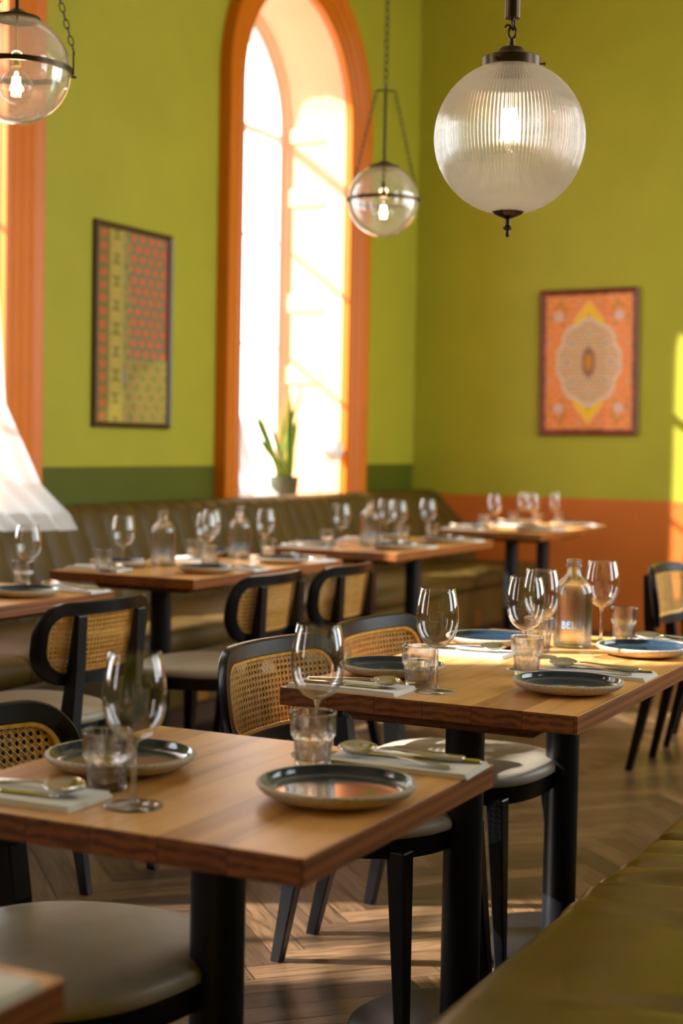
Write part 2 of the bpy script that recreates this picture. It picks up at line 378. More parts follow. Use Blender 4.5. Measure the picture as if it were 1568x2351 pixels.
# arched windows : lining, moulded architrave, glazing
def sweep_arch(bm, yc, prof, z0, n=40, mi=0):
    """prof: list of (x, r_offset) closed profile swept along the arch"""
    secs = []
    path = [(-1, z0)]+[(None, PI-PI*i/n) for i in range(n+1)]+[(1, z0)]
    for kind, v in path:
        s = []
        for (x, r) in prof:
            if kind == -1: s.append((x, yc-r, v))
            elif kind == 1: s.append((x, yc+r, v))
            else: s.append((x, yc+r*math.cos(v), ZS+r*math.sin(v)))
        secs.append(s)
    loft(bm, secs, True, True, mi); recalc(bm)
for k, yc in enumerate(WIN_Y):
    bm = BM()
    box(bm, XL-DEP-0.25, XL+0.02, yc-RI, yc+RI, ZSILL-0.06, ZSILL)        # sill board
    w_ = struct('window_%d' % (k+1), bm, M['reveal'])
    bm = BM(); sweep_arch(bm, yc, [(XL+.005, RI), (XL+.005, RI+.04), (XL-DEP-.1, RI+.04), (XL-DEP-.1, RI)], ZSILL-.05)
    obj('lining', bm, M['reveal'], w_, smooth=True)
    bm = BM()   # panel mouldings of the lining: stiles following the arch, rails on the jambs
    for x0, x1 in ((XL-.155, XL-.005), (XL-.50, XL-.43)):
        sweep_arch(bm, yc, [(x0, RI-.014), (x1, RI-.014), (x1, RI+.002), (x0, RI+.002)], ZSILL)
    for zc_, h in ((0.93, .14), (1.71, .12), (2.19, .12), (2.89, .12), (3.30, .10)):
        for s in (-1, 1):
            ya, yb = sorted((yc+s*(RI-.014), yc+s*(RI+.002))); box(bm, XL-.43, XL-.155, ya, yb, zc_-h/2, zc_+h/2)
    obj('panel_moulding', bm, M['reveal'], w_, smooth=True, bevel=.006)
    bm = BM()
    sweep_arch(bm, yc, [(XL-.48, RI), (XL-.54, RI), (XL-.54, RI-.05), (XL-.48, RI-.05)], ZSILL)
    box(bm, XL-.54, XL-.48, yc-RI, yc+RI, ZSILL, ZSILL+.07)
    obj('sash_frame', bm, M['white'], w_, smooth=True)
    bm = BM(); box(bm, XL-.53, XL-.49, yc-RI+.04, yc+RI-.04, 3.26, 3.31); box(bm, XL-.525, XL-.495, yc-.014, yc+.014, ZSILL, ZS+RI-.04)
    for zz in (1.9, 2.6): box(bm, XL-.52, XL-.5, yc-RI+.04, yc+RI-.04, zz-.01, zz+.01)
    obj('glazing_bar', bm, M['white'], w_)
    bm = BM(); pts = arch_pts(yc, RI-.03, ZSILL)
    for x in (XL-.513, XL-.509): bm.faces.new([bm.verts.new((x, y, z)) for y, z in pts])
    obj('glass_pane', bm, M['pane'], w_)
    bm = BM()
    e = [(0.0, RI-.012), (0.035, RI-.012), (0.040, RI+.02), (0.03, RI+.045), (0.045, RI+.07), (0.045, RI+.10), (0.06, RI+.125), (0.06, RI+.15), (0.075, RI+.175), (0.08, RO-.008), (0.07, RO), (0.0, RO)]
    sweep_arch(bm, yc, [(XL+a, b) for a, b in e], 0.9)
    o = struct('trim_%d' % (k+1), bm, M['trim'], smooth=True, angle=30)
SH = [o for o in bpy.data.objects if o.name == 'window_3'][0]
bm = BM(); box(bm, XL-.46, XL-.43, .70, 1.08, ZSILL, ZS+.5)  # unseen panel added to keep sun off part of the middle table
for z in (1.0, 1.9, 2.8): box(bm, XL-.43, XL-.42, .76, 1.02, z, z+.75)
obj('added_sun_blocker', bm, M['reveal'], SH)
bm = BM(); box(bm, -30, XL-.75, -25, 35, -0.45, -0.35); struct('ground_outside', bm, M['ground'])
bm = BM(); box(bm, XR+.6, 25, -25, 35, -0.45, -0.35); struct('ground_outside_right', bm, M['ground'])
# herringbone floor : one mesh, each block its own tone
def floor():
    bm = BM(); PW, PL = 0.088, 0.528; k = int(round(PL/PW)); c = math.sqrt(.5)
    colr = bm.loops.layers.float_color.new('pattern'); uvl = bm.loops.layers.uv.new('planks')
    rnd = random.Random(3); g = 0.0012
    def clip_ok(x, y): return XL-.6 < x < XR+.4 and YF-.4 < y < YB+.4
    def plank(a0, a1, b0, b1, along):
        cx_, cy_ = (a0+a1)/2, (b0+b1)/2; X = (cx_-cy_)*c-1.0; Y = (cx_+cy_)*c+3.0
        if not clip_ok(X, Y): return
        vs = []
        for a, b in ((a0+g, b0+g), (a1-g, b0+g), (a1-g, b1-g), (a0+g, b1-g)): vs.append(bm.verts.new(((a-b)*c-1.0, (a+b)*c+3.0, 0.0)))
        f = bm.faces.new(vs); t = rnd.random(); s = rnd.uniform(.78, 1.18)
        lo, hi = rgb(66, 49, 36), rgb(124, 96, 68); cc = [(lo[i]*(1-t)+hi[i]*t)*s for i in range(3)]+[1]
        o1, o2 = rnd.uniform(0, 50), rnd.uniform(0, 50)
        for lp, q in zip(f.loops, ((0, 0), (1, 0), (1, 1), (0, 1))):
            lp[colr] = cc
            u_, v_ = (q[0]*PL, q[1]*PW) if along else (q[1]*PL, q[0]*PW)
            lp[uvl].uv = (u_+o1, v_+o2)
    n = 150
    for i in range(-n, n):
        for j in range(-14, 15):
            # classic herringbone tiling on a unit grid of PW
            a = (i+2*k*j)*PW; b = i*PW
            plank(a, a+PL, b, b+PW, True)
            plank(a+PL, a+PL+PW, b-PL+PW, b+PW, False)
    box(bm, XL-.2, XR+.2, YF-.2, YB+.2, -0.12, -0.004)
    for f in bm.faces:
        for lp in f.loops:
            if lp.vert.co.z < -0.001: lp[colr] = (0.03, 0.02, 0.015, 1)
    return struct('floor', bm, fm)
floor()
bm = BM(); box(bm, XR-.02, XR, YF, YB, 0, .14); struct('baseboard_right', bm, M['trim'])

# ------------------------------------------------------------------ banquettes
bq = thing('banquette', 'long olive leather banquette with fluted back beneath the arched windows', 'banquette', (-4.0, 6.2, 0))
def bqo(name, bm, m, **k):
    o = obj(name, bm, m, bq, **k); o.location = (4.0, -6.2, 0); return o
Y0B, Y1B = 1.9, YB-.005
prof = [(-4.545, .45), (-4.545, .925), (-4.50, .938), (-4.40, .938), (-4.355, .925), (-4.33, .90), (-4.315, .85), (-4.29, .79), (-4.27, .735), (-4.25, .69), (-4.23, .62), (-4.20, .53), (-4.19, .45)]
swp = [0, 0, 0, 0, .0, .01, .035, .07, .11, .14, .155, .15, .145]
bm = BM(); secs = []; FLW = .158; ys = []
y = Y0B
while y < Y1B-.001: ys.append(y); y += FLW/8
ys.append(Y1B)
for y in ys:
    ph = ((y-Y0B)/FLW) % 1.0; d = .016*(1-abs(math.sin(PI*ph))**.5)
    e_ = max(0, min(1, (y-8.9)/1.4))**1.5
    secs.append([(x+swp[i]*e_-(d if 4 <= i else 0), y, z-(d*.6 if 4 <= i <= 6 else 0)) for i, (x, z) in enumerate(prof)])
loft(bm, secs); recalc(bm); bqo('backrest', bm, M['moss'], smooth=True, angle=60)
edges = [Y0B, 3.1, 4.6, 6.1, 7.6, 9.1, Y1B]
for a, b in zip(edges, edges[1:]):
    bm = BM(); secs = []; n = 14
    pr = [(-4.195, .34), (-4.195, .455), (-3.62, .465), (-3.56, .458), (-3.53, .435), (-3.52, .40), (-3.53, .36), (-3.56, .34)]
    for i in range(n+1):
        t = i/n; yy = a+.004+(b-a-.008)*t; e_ = min(t, 1-t)*n; dd = .016 if e_ < .5 else (.004 if e_ < 1.5 else 0)
        secs.append([(x-(dd if x > -3.7 else 0), yy, z-(dd if z > .4 else 0)) for x, z in pr])
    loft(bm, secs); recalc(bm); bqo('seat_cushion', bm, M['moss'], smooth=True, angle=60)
bm = BM(); box(bm, -4.54, -3.56, Y0B, Y1B, .10, .34); bqo('seat_base', bm, M['moss'], bevel=.01)
bm = BM(); box(bm, -4.54, -3.62, Y0B, Y1B, 0, .10); bqo('plinth', bm, M['plinth'])
for yy in (5.84, 9.19):
    bm = BM(); box(bm, -3.566, -3.553, yy-.045, yy+.045, .11, .21); bqo('socket_plate', bm, M['brass'], bevel=.004)

bn = thing('bench_seat', 'olive leather bench seat with creased cushions in the right foreground', 'bench', (-.5, 2.0, 0))
def bno(name, bm, m, **k):
    o = obj(name, bm, m, bn, **k); o.location = (.5, -2.0, 0); return o
def cushion(a, b, seed):
    rnd = random.Random(seed); bm = BM(); nx, ny = 44, int((b-a)/.012)
    ws = []
    for _ in range(34):
        yy = rnd.choice((b-abs(rnd.gauss(0, .35)), rnd.uniform(a, b))); ws.append((yy, rnd.uniform(.05, .50), rnd.uniform(.10, .30), rnd.uniform(.006, .014)*rnd.choice((-1, 1)), rnd.uniform(.012, .030), rnd.uniform(-.30, .30)))
    grid = []
    W = .62
    for j in range(ny+1):
        y = a+(b-a)*j/ny; row = []
        for i in range(nx+1):
            s = i/nx
            # from under the front edge, round the nose, over the top
            if s < .30:
                t = s/.30*PI/2; px = -.80+.055-.055*math.sin(t) if False else -.80+.055*(1-math.sin(PI/2-t)) if False else 0
            L_ = s*(W+.12)
            if L_ < .05: px, pz = -.82, .34+L_
            elif L_ < .05+.094:
                t = (L_-.05)/.094*(PI/2); px = -.82+.06*(1-math.cos(t)); pz = .39+.095*math.sin(t)
            else: px = -.76+(L_-.144); pz = .485+.012*math.sin(min(1, (L_-.144)/.45)*PI)
            e = min(y-a, b-y); 
            if e < .03:
                q = (1-e/.03)**2; pz -= .022*q*(1 if pz > .40 else .3); px += .012*q*(1 if px < -.77 else 0)
            for (yy, xx, sx_, am, wd, sl) in ws:
                d = (y-yy-sl*(px+.7))/wd
                if abs(d) < 3: pz += am*math.exp(-d*d)*math.exp(-((px+.72-xx)/sx_)**2)
            px += -.01*math.sin(PI*(y-a)/(b-a)) if px < -.7 else 0
            row.append(bm.verts.new((px, y, pz)))
        grid.append(row)
    for j in range(ny):
        for i in range(nx): bm.faces.new([grid[j][i], grid[j][i+1], grid[j+1][i+1], grid[j+1][i]])
    for row in (grid[0], grid[-1]):
        v0 = bm.verts.new((row[-1].co.x, row[0].co.y, .34)); bm.faces.new(row+[v0])
    recalc(bm); return bm
for a, b, sd in ((-.6, 1.2, 3), (1.2, 3.05, 11), (3.05, 4.9, 5)):
    bno('seat_cushion', cushion(a+.002, b-.002, sd), M['olive'], smooth=True, angle=70)
bm = BM(); box(bm, -.72, -.03, -.6, 4.9, .0, .34); bno('seat_base', bm, M['olive'])
bm = BM(); box(bm, -.10, .0, .9, 4.9, .34, .94); bno('backrest', bm, M['olive'], bevel=.03, seg=3)

# ------------------------------------------------------------------ tables
XA0, XA1 = -1.505, -.865
def table(name, x0, x1, y0, y1, legs, label, batten=True, rbase=.24):
    cx_, cy_ = (x0+x1)/2, (y0+y1)/2
    t = thing(name, label, 'table', (cx_, cy_, 0), 0, None)
    hx, hy = (x1-x0)/2, (y1-y0)/2
    bm = BM(); box(bm, -hx, hx, -hy, hy, .713, .75)
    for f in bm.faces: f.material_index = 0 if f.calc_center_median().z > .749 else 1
    obj('tabletop', bm, [M['oak'], M['oakend_shaded']], t, bevel=.0015, seg=2)
    for ly in legs:
        d = ly-cy_
        if batten:
            bm = BM(); b = min(.235, hx-.06)
            loft(bm, [[(-b, d-q, .713), (-b+.035, d-q, .679), (b-.035, d-q, .679), (b, d-q, .713)] for q in (.14, -.14)]); recalc(bm)
            obj('batten', bm, M['oakdark'], t, bevel=.002)
        bm = BM(); lathe(bm, [(0, .012), (.042, .012), (.042, .679 if batten else .713), (0, .679 if batten else .713)], 40); recalc(bm)
        o = obj('leg', bm, M['post'], t, smooth=True); o.location = (0, d, 0)
        bm = BM(); lathe(bm, [(0, 0), (rbase, 0), (rbase, .008), (rbase-.006, .012), (0, .012)], 64); recalc(bm)
        o = obj('base_plate', bm, M['post'], t, smooth=True); o.location = (0, d, 0)
    return t
table('dining_table', XA0, XA1, 1.665, 2.32, [2.0], 'small front oak table fully set for two on one black post')
table('dining_table', -1.53, -.885, 2.82, 4.06, [3.06, 3.73], 'oak table for four with thick end grain edge, set beside the olive bench')
table('dining_table', XA0, XA1, .50, 1.18, [.84], 'blurred oak table corner at bottom left edge')
table('dining_table', -3.64, -2.975, 3.66, 4.31, [3.98], 'small oak table at the left edge in front of the banquette')
table('dining_table', -3.64, -2.99, 4.835, 6.07, [5.12, 5.80], 'long oak table with two bottles in front of the banquette')
table('dining_table', -3.62, -2.96, 6.58, 7.85, [6.9, 7.53], 'long oak table with one bottle in the middle of the banquette row')
table('dining_table', -3.62, -2.96, 8.63, 9.95, [9.05, 9.64], 'oak table in the far corner by the orange wall')

# ------------------------------------------------------------------ chairs
def xb(u, z): return -.298+.90*u*u-.14*(z-.69)
def make_chair(label):
    t = thing('cane_chair', label, 'chair')
    # seat
    def outline(sc_, z, dx=0.0):
        pts = []
        for i in range(48):
            a = 2*PI*i/48; c, s = math.cos(a), math.sin(a)
            ex = .80; x = (.205 if c > 0 else .265)*math.copysign(abs(c)**ex, c); w = .238-(.035 if x < 0 else 0)*min(1, -x/.25 if x < 0 else 0)
            y = w*math.copysign(abs(s)**ex, s); pts.append((x*sc_+.005+dx, y*sc_, z))
        return pts
    bm = BM(); loft(bm, [outline(.95, .443), outline(.995, .449), outline(1.0, .460), outline(.985, .470), outline(.93, .478), outline(.75, .486), outline(.5, .490), outline(.2, .491)]); recalc(bm)
    obj('seat', bm, M['seat'], t, smooth=True, angle=60)
    bm = BM(); loft(bm, [outline(.90, .400), outline(.955, .404), outline(.965, .443)]); recalc(bm)
    obj('seat_frame', bm, M['black'], t, smooth=True, angle=50)
    for s in (-1, 1):
        bm = BM(); taper(bm, [(.185, s*.20, 0), (.150, s*.165, .42)], [(.024, .024), (.044, .044)]); obj('front_leg', bm, M['black'], t, bevel=.004)
        bm = BM()
        p = [(-.360, s*.155, 0), (-.285, s*.142, .34), (-.282, s*.137, .47), (-.275, s*.135, .62), (-.322, s*.135, .77)]
        q = [(.028, .026), (.044, .038), (.048, .042), (.036, .042), (.018, .040)]
        p[3] = (xb(.135, .62)-.028, s*.135, .62); p[4] = (xb(.135, .77)-.022, s*.135, .77)
        taper(bm, p, q); obj('rear_leg', bm, M['black'], t, bevel=.003)
    # back frame: rounded outline swept with a rectangular section
    UW, ZT, ZB, RT, RB = .234, .787, .587, .072, .095
    path = []
    def arc(cu, cz, r, a0, a1, n=10):
        for i in range(n+1):
            a = a0+(a1-a0)*i/n; path.append((cu+r*math.cos(a), cz+r*math.sin(a), math.cos(a), math.sin(a)))
    arc(UW-RT, ZT-RT, RT, 0, PI/2)
    for i in range(1, 12): path.append(((UW-RT)*(1-2*i/12), ZT, 0, 1))
    arc(-UW+RT, ZT-RT, RT, PI/2, PI)
    arc(-UW+RB, ZB+RB, RB, PI, 1.5*PI)
    for i in range(1, 12): path.append(((-UW+RB)*(1-2*i/12), ZB, 0, -1))
    arc(UW-RB, ZB+RB, RB, 1.5*PI, 2*PI)
    bm = BM(); rings = []; hw, hd = .019, .0115
    for (u, z, nu, nz) in path:
        ring = []
        for a, b in ((hw, -hd*.6), (hw*.8, -hd), (-hw*.8, -hd), (-hw, -hd*.6), (-hw, hd*.6), (-hw*.8, hd), (hw*.8, hd), (hw, hd*.6)):
            uu, zz = u+nu*a, z+nz*a; ring.append(bm.verts.new((xb(uu, zz)+b, uu, zz)))
        rings.append(ring)
    for i in range(len(rings)):
        A, B = rings[i], rings[(i+1) % len(rings)]
        for k in range(8): bm.faces.new([A[k], A[(k+1) % 8], B[(k+1) % 8], B[k]])
    recalc(bm); obj('back_frame', bm, M['black'], t, smooth=True, angle=40)
    # cane rim
    bm = BM(); rings = []
    for (u, z, nu, nz) in path:
        ring = []
        for a, b in ((-hw+.001, .003), (-hw-.006, .003), (-hw-.006, .008), (-hw+.001, .010)):
            uu, zz = u+nu*a, z+nz*a; ring.append(bm.verts.new((xb(uu, zz)+b, uu, zz)))
        rings.append(ring)
    for i in range(len(rings)):
        A, B = rings[i], rings[(i+1) % len(rings)]
        for k in range(4): bm.faces.new([A[k], A[(k+1) % 4], B[(k+1) % 4], B[k]])
    recalc(bm); spl = obj('cane_rim', bm, M['cane'], t, smooth=True)
    # woven cane: real strands in pairs plus diagonals
    iu, it, ib, rt_, rb_ = UW-hw, ZT-hw, ZB+hw, RT-hw, RB-hw
    def inside(u, z):
        if abs(u) > iu or z > it or z < ib: return False
        r = rt_ if z > (it+ib)/2 else rb_
        cu = iu-r; cz = it-r if z > (it+ib)/2 else ib+r
        if abs(u) > cu and ((z > cz) if z > (it+ib)/2 else (z < cz)):
            return (abs(u)-cu)**2+(z-cz)**2 <= r*r
        return True
    bm = BM(); pch = .0135
    def strand(p0, p1, wd, off):
        du, dz = p1[0]-p0[0], p1[1]-p0[1]; ln = math.hypot(du, dz); n = max(2, int(ln/.006)); nu, nz = -dz/ln*wd/2, du/ln*wd/2
        prev = None
        for i in range(n+1):
            u, z = p0[0]+du*i/n, p0[1]+dz*i/n
            if not inside(u, z): prev = None; continue
            cur = []
            for s, o_ in ((-1, 0), (0, .0005), (1, 0)): cur.append(bm.verts.new((xb(u, z)+off+o_, u+nu*s, z+nz*s)))
            if prev:
                bm.faces.new([prev[0], prev[1], cur[1], cur[0]]); bm.faces.new([prev[1], prev[2], cur[2], cur[1]])
            prev = cur
    i0 = int(.27/pch)+1; zc_ = (ZT+ZB)/2
    for i in range(-i0, i0+1):
        for s in (-.00135, .00135): strand((i*pch+s, ZB-.01), (i*pch+s, ZT+.01), .0017, .0)
    for j in range(-9, 10):
        for s in (-.00135, .00135): strand((-.27, zc_+j*pch+s), (.27, zc_+j*pch+s), .0017, .0009)
    for i in range(-2*i0, 2*i0+1):
        c0 = (i+.5)*pch
        strand((c0-.13, zc_-.13), (c0+.13, zc_+.13), .0019, .0019)
        strand((c0-.13, zc_+.13), (c0+.13, zc_-.13), .0019, .0027)
    obj('cane_panel', bm, M['cane'], t)
    return t
G1 = 'cane back chairs facing the bench'
G2 = 'cane back chairs along the banquette tables'
ch = make_chair('cane back chair partly hidden at the left of the front two seat oak table')
ch.location = (-1.40, 1.94, 0); ch.rotation_euler = (0, 0, math.radians(-8))
ch['group'] = 'cane back chairs'
GC = 'cane back chairs'
dup(ch, (-1.42, 3.08, 0), math.radians(-5), 'sunlit cane back chair behind the wine glass between the two front oak tables', GC)
dup(ch, (-1.42, 3.63, 0), math.radians(-3), 'cane back chair with near black top rail behind the blue plate of the middle table', GC)
dup(ch, (-2.84, 3.66, 0), math.radians(180-3), 'cane back chair seen from behind at the left with pale seat showing', GC)
dup(ch, (-2.867, 4.71, 0), math.radians(180), 'cane back chair seen from behind, nearer one at the two bottle table', GC)
dup(ch, (-2.83, 5.235, 0), math.radians(180), 'cane back chair seen from behind, farther one at the two bottle table', GC)
dup(ch, (-1.275, 6.05, 0), math.radians(-2), 'cane back chair at the right edge before the orange wall', GC)
dup(ch, (-1.30, 6.66, 0), math.radians(8), 'black chair frame cut off by the right edge behind another chair', GC)

# ------------------------------------------------------------------ tableware
def make_plate(label):
    t = thing('plate', label, 'plate')
    bm = BM(); lathe(bm, [(0, .002), (.055, .002), (.058, 0), (.066, 0), (.069, .003), (.095, .006), (.108, .012), (.1155, .020), (.1165, .0235), (.1145, .026), (.1105, .0262), (.1075, .024), (.1035, .0135), (.09, .0085), (0, .0075)], 72); recalc(bm)
    obj('stoneware_body', bm, M['stone'], t, smooth=True, angle=60)
    bm = BM(); lathe(bm, [(.1100, .0262), (.1078, .0246), (.1045, .0180), (.0990, .0130), (.09, .0112), (.05, .0103), (0, .0101)], 72); recalc(bm)
    o = obj('glazed_well', bm, M['glaze'], t, smooth=True, angle=60)
    return t
def make_wine(label):
    t = thing('wine_glass', label, 'wine glass')
    out = [(.0360, .2150), (.0385, .200), (.0418, .184), (.0442, .166), (.0448, .152), (.0436, .138), (.0405, .124), (.0352, .112), (.0280, .1025), (.0190, .0960), (.0105, .0925), (.0055, .0900)]
    th = .0011
    inn = [(.0349, .2152)]+[(r-th, z) for r, z in out[1:8]]+[(.0270, .1042), (.0180, .0990), (.0095, .0968), (0, .0960)]
    bm = BM(); lathe(bm, [(0, .0895)]+out[::-1]+inn, 64); recalc(bm); obj('bowl', bm, M['bowl'], t, smooth=True, angle=80)
    bm = BM(); lathe(bm, [(0, .0896), (.0054, .0896), (.0043, .082), (.0036, .060), (.0036, .025), (.0044, .012), (.0075, .0062), (0, .006)], 32); recalc(bm); obj('stem', bm, M['glass'], t, smooth=True, angle=80)
    bm = BM(); lathe(bm, [(0, .0), (.0405, .0), (.0415, .0008), (.0410, .0018), (.030, .0028), (.016, .0045), (.008, .0060), (0, .0061)], 64); recalc(bm); obj('foot', bm, M['glass'], t, smooth=True, angle=80)
    return t
def make_tumbler(label):
    t = thing('tumbler', label, 'glass')
    n = 60
    def flut(r, z, i): return r-(.0016*(.5-.5*math.cos(2*PI*i/n*10)) if .012 < z < .046 and r > .024 and True else 0)
    out = [(0, 0), (.0255, 0), (.0280, .003), (.0288, .010), (.0292, .014), (.0305, .030), (.0318, .044), (.0322, .047), (.0352, .0505), (.0358, .056), (.0372, .084), (.0374, .0868)]
    inn = [(.0362, .0880), (.0352, .0868), (.0350, .084), (.0330, .056), (.0318, .048), (.0262, .030), (.0248, .016), (.0220, .012), (0, .011)]
    bm = BM()
    lathe(bm, out+inn, n, fn=lambda r, z, i: flut(r, z, i) if (r > .028) else r); recalc(bm)
    obj('glass_body', bm, M['glass'], t, smooth=True, angle=50)
    return t
def make_bottle(label):
    t = thing('glass_bottle', label, 'bottle')
    out = [(0, .004), (.030, .003), (.040, 0), (.046, .002), (.0490, .008), (.0495, .020), (.0495, .135), (.0485, .146), (.0450, .158), (.0380, .168), (.0280, .177), (.0210, .184), (.0180, .190), (.0172, .198), (.0172, .205), (.0205, .2065), (.0205, .212), (.0180, .2135), (.0178, .218), (.0196, .2195), (.0196, .2245), (.0165, .2255)]
    inn = [(.0140, .2240), (.0138, .205), (.0145, .190), (.0190, .182), (.0260, .1745), (.0355, .1655), (.0420, .156), (.0452, .145), (.0460, .135), (.0460, .020), (.0440, .012), (.035, .009), (0, .010)]
    bm = BM(); lathe(bm, out+inn, 64); recalc(bm); obj('bottle_body', bm, M['glass'], t, smooth=True, angle=60)
    bm = BM(); lathe(bm, [(0, .0105), (.034, .0095), (.0435, .0125), (.0455, .0205), (.0455, .135), (.0447, .1447), (.0415, .1555), (.0370, .162), (0, .162)], 48); recalc(bm); obj('water', bm, M['water'], t, smooth=True, angle=60)
    # printed word on the far side of the bottle facing outwards
    LET = {'B': ['1110', '1001', '1110', '1001', '1001', '1110'], 'E': ['1111', '1000', '1110', '1000', '1000', '1111'], 'L': ['1000', '1000', '1000', '1000', '1000', '1111'], 'U': ['1001', '1001', '1001', '1001', '1001', '0110']}
    bm = BM(); px = .0020; R_ = .0499; z0 = .070
    wtot = 4*4+3*1.3; a_c = 0.0
    for li, c in enumerate('BELU'):
        for ry, row in enumerate(LET[c]):
            for cx_, v in enumerate(row):
                if v == '1':
                    s0 = (li*5.3+cx_-wtot/2)*px*1.25; s1 = s0+px*1.27; zt = z0-ry*px*1.5; zb = zt-px*1.52
                    vs = []
                    for s, z in ((s0, zb), (s1, zb), (s1, zt), (s0, zt)):
                        a = a_c+s/R_; vs.append(bm.verts.new((R_*math.cos(a), R_*math.sin(a), z)))
                    vs2 = []
                    for s, z in ((s0, zb), (s1, zb), (s1, zt), (s0, zt)):
                        a = a_c+s/R_; vs2.append(bm.verts.new(((R_-.0003)*math.cos(a), (R_-.0003)*math.sin(a), z)))
                    bm.faces.new(vs); bm.faces.new(vs2[::-1])
    obj('printed_word', bm, M['label'], t)
    return t
def sheet(bm, rows):
    g = [[bm.verts.new(p) for p in r] for r in rows]
    for A, B in zip(g, g[1:]):
        for i in range(len(A)-1): bm.faces.new([A[i], A[i+1], B[i+1], B[i]])
def solidify(o, th): s = o.modifiers.new('thick', 'SOLIDIFY'); s.thickness = th; s.offset = 1.0
# cutlery: local +x is the head, handle runs to -x; each rests on z = 0
HAND = [(-.105, .0065, .0015), (-.095, .0085, .0015), (-.06, .0078, .0028), (-.02, .0045, .0060), (.02, .0032, .0090), (.038, .0034, .0085)]
def make_fork(label):
    bm = BM()
    secs = HAND+[(.048, .008, .0060), (.058, .0115, .0040)]
    sheet(bm, [[(x, -w_, z), (x, 0, z+.0007), (x, w_, z)] for x, w_, z in secs])
    for k in range(4):
        yc_ = (-.0087+.0058*k); rows = []
        for x, z, hw_ in ((.058, .004, .0028), (.070, .0030, .0018), (.085, .0055, .0015), (.098, .0110, .0008)): rows.append([(x, yc_-hw_, z), (x, yc_+hw_, z)])
        sheet(bm, rows)
    o = obj('fork', bm, M['steel'], smooth=True, angle=60); solidify(o, .0018); return tag(o, label, 'fork')
def make_spoon(label):
    bm = BM(); sheet(bm, [[(x, -w_, z), (x, 0, z+.0007), (x, w_, z)] for x, w_, z in HAND])
    rows = []
    for i in range(13):
        t = i/12; x = .038+.062*t; hw_ = .0034+.0200*math.sin(PI*min(1, t*.96+.02))**.75 if i < 12 else .003; row = []
        for j in range(9):
            v = -1+2*j/8; dep = .0085*math.sin(PI*t)**.8 if 0 < t < 1 else 0
            row.append((x, v*hw_, .0085+.001*t-dep*(1-v*v)))
        rows.append(row)
    sheet(bm, rows); o = obj('spoon', bm, M['steel'], smooth=True, angle=60); solidify(o, .0014); return tag(o, label, 'spoon')
def make_knife(label):
    bm = BM()
    loft(bm, [[(x, -w_, 0), (x, w_, 0), (x, w_*.8, h), (x, -w_*.8, h)] for x, w_, h in ((-.115, .0075, .003), (-.11, .0088, .0045), (-.05, .0075, .005), (-.005, .0055, .004), (.0, .009, .0025), (.06, .0095, .002), (.095, .008, .0015), (.112, .003, .001))]); recalc(bm)
    o = obj('knife', bm, M['steel'], smooth=True, angle=40, bevel=.0006, seg=1); return tag(o, label, 'knife')
def make_napkin(label):
    bm = BM()
    for k in range(4):
        z0 = k*.0021; rows = []
        hx, hy = .125-.0015*k, .056-.0008*k
        n = 10
        top = [[(-hx+2*hx*i/n, -hy+2*hy*j/4, z0+.0018+.0008*math.sin(3*i/n+j)*(k == 3)) for j in range(5)] for i in range(n+1)]
        sheet(bm, top); box(bm, -hx, hx, -hy, hy, z0, z0+.0017)
    recalc(bm); o = obj('napkin', bm, M['napkin']); return tag(o, label, 'napkin')

protos = {}
def place_item(kind, maker, loc, rz, label, group):
    if kind not in protos:
        o = maker(label); protos[kind] = o; o.location = loc; o.rotation_euler = (0, 0, rz); o['group'] = group; return o
    return dup(protos[kind], loc, rz, label, group)
G = {'plate': 'stoneware plates on the set tables', 'wine glass': 'wine glasses on the set tables', 'tumbler': 'tumblers on the set tables', 'napkin': 'folded white napkins', 'fork': 'forks on napkins', 'spoon': 'spoons on napkins', 'knife': 'knives on napkins'}
TZ = .7503
def setting(side, pl, wine, tum, nap, where, cut='fsk', jit=0.0):
    """side: +1 diner on the +x edge, -1 diner on the -x edge; all positions in world x, y"""
    rz = PI if side > 0 else 0.0                       # heads point away from the diner
    if pl: place_item('plate', make_plate, (pl[0], pl[1], TZ), random.uniform(0, 3), 'round blue glazed stoneware plate '+where, G['plate'])
    if wine: place_item('wine', make_wine, (wine[0], wine[1], TZ), random.uniform(0, 3), 'empty stemmed wine glass '+where, G['wine glass'])
    if tum: place_item('tumbler', make_tumbler, (tum[0], tum[1], TZ), random.uniform(0, .3), 'short fluted water tumbler '+where, G['tumbler'])
    if nap:
        place_item('napkin', make_napkin, (nap[0], nap[1], TZ), rz+jit, 'folded white paper napkin '+where, G['napkin'])
        c_, s_ = math.cos(rz+jit), math.sin(rz+jit)
        def at(a, b, h): return (nap[0]+a*c_-b*s_, nap[1]+a*s_+b*c_, TZ+.0095+h)
        place_item('knife', make_knife, at(-.005, -.020, 0), rz+jit+.10, 'table knife '+where, G['knife'])
        place_item('fork', make_fork, at(.012, .018, .002), rz+jit-.16, 'dinner fork '+where, G['fork'])
        so = place_item('spoon', make_spoon, at(.010, -.006, .007), rz+jit+.14, 'table spoon '+where, G['spoon']); so.rotation_euler.x = .22*(1 if rz == 0 else -1)
# nearest table
setting(+1, (-.975, 1.975), (-1.142, 2.235), (-1.105, 2.150), (-.985, 2.235), 'on bench side of front two seat table', jit=.05)
setting(-1, (-1.355, 1.985), (-1.198, 1.787), (-1.286, 1.850), (-1.375, 1.755), 'on chair side of front two seat table', jit=.05)
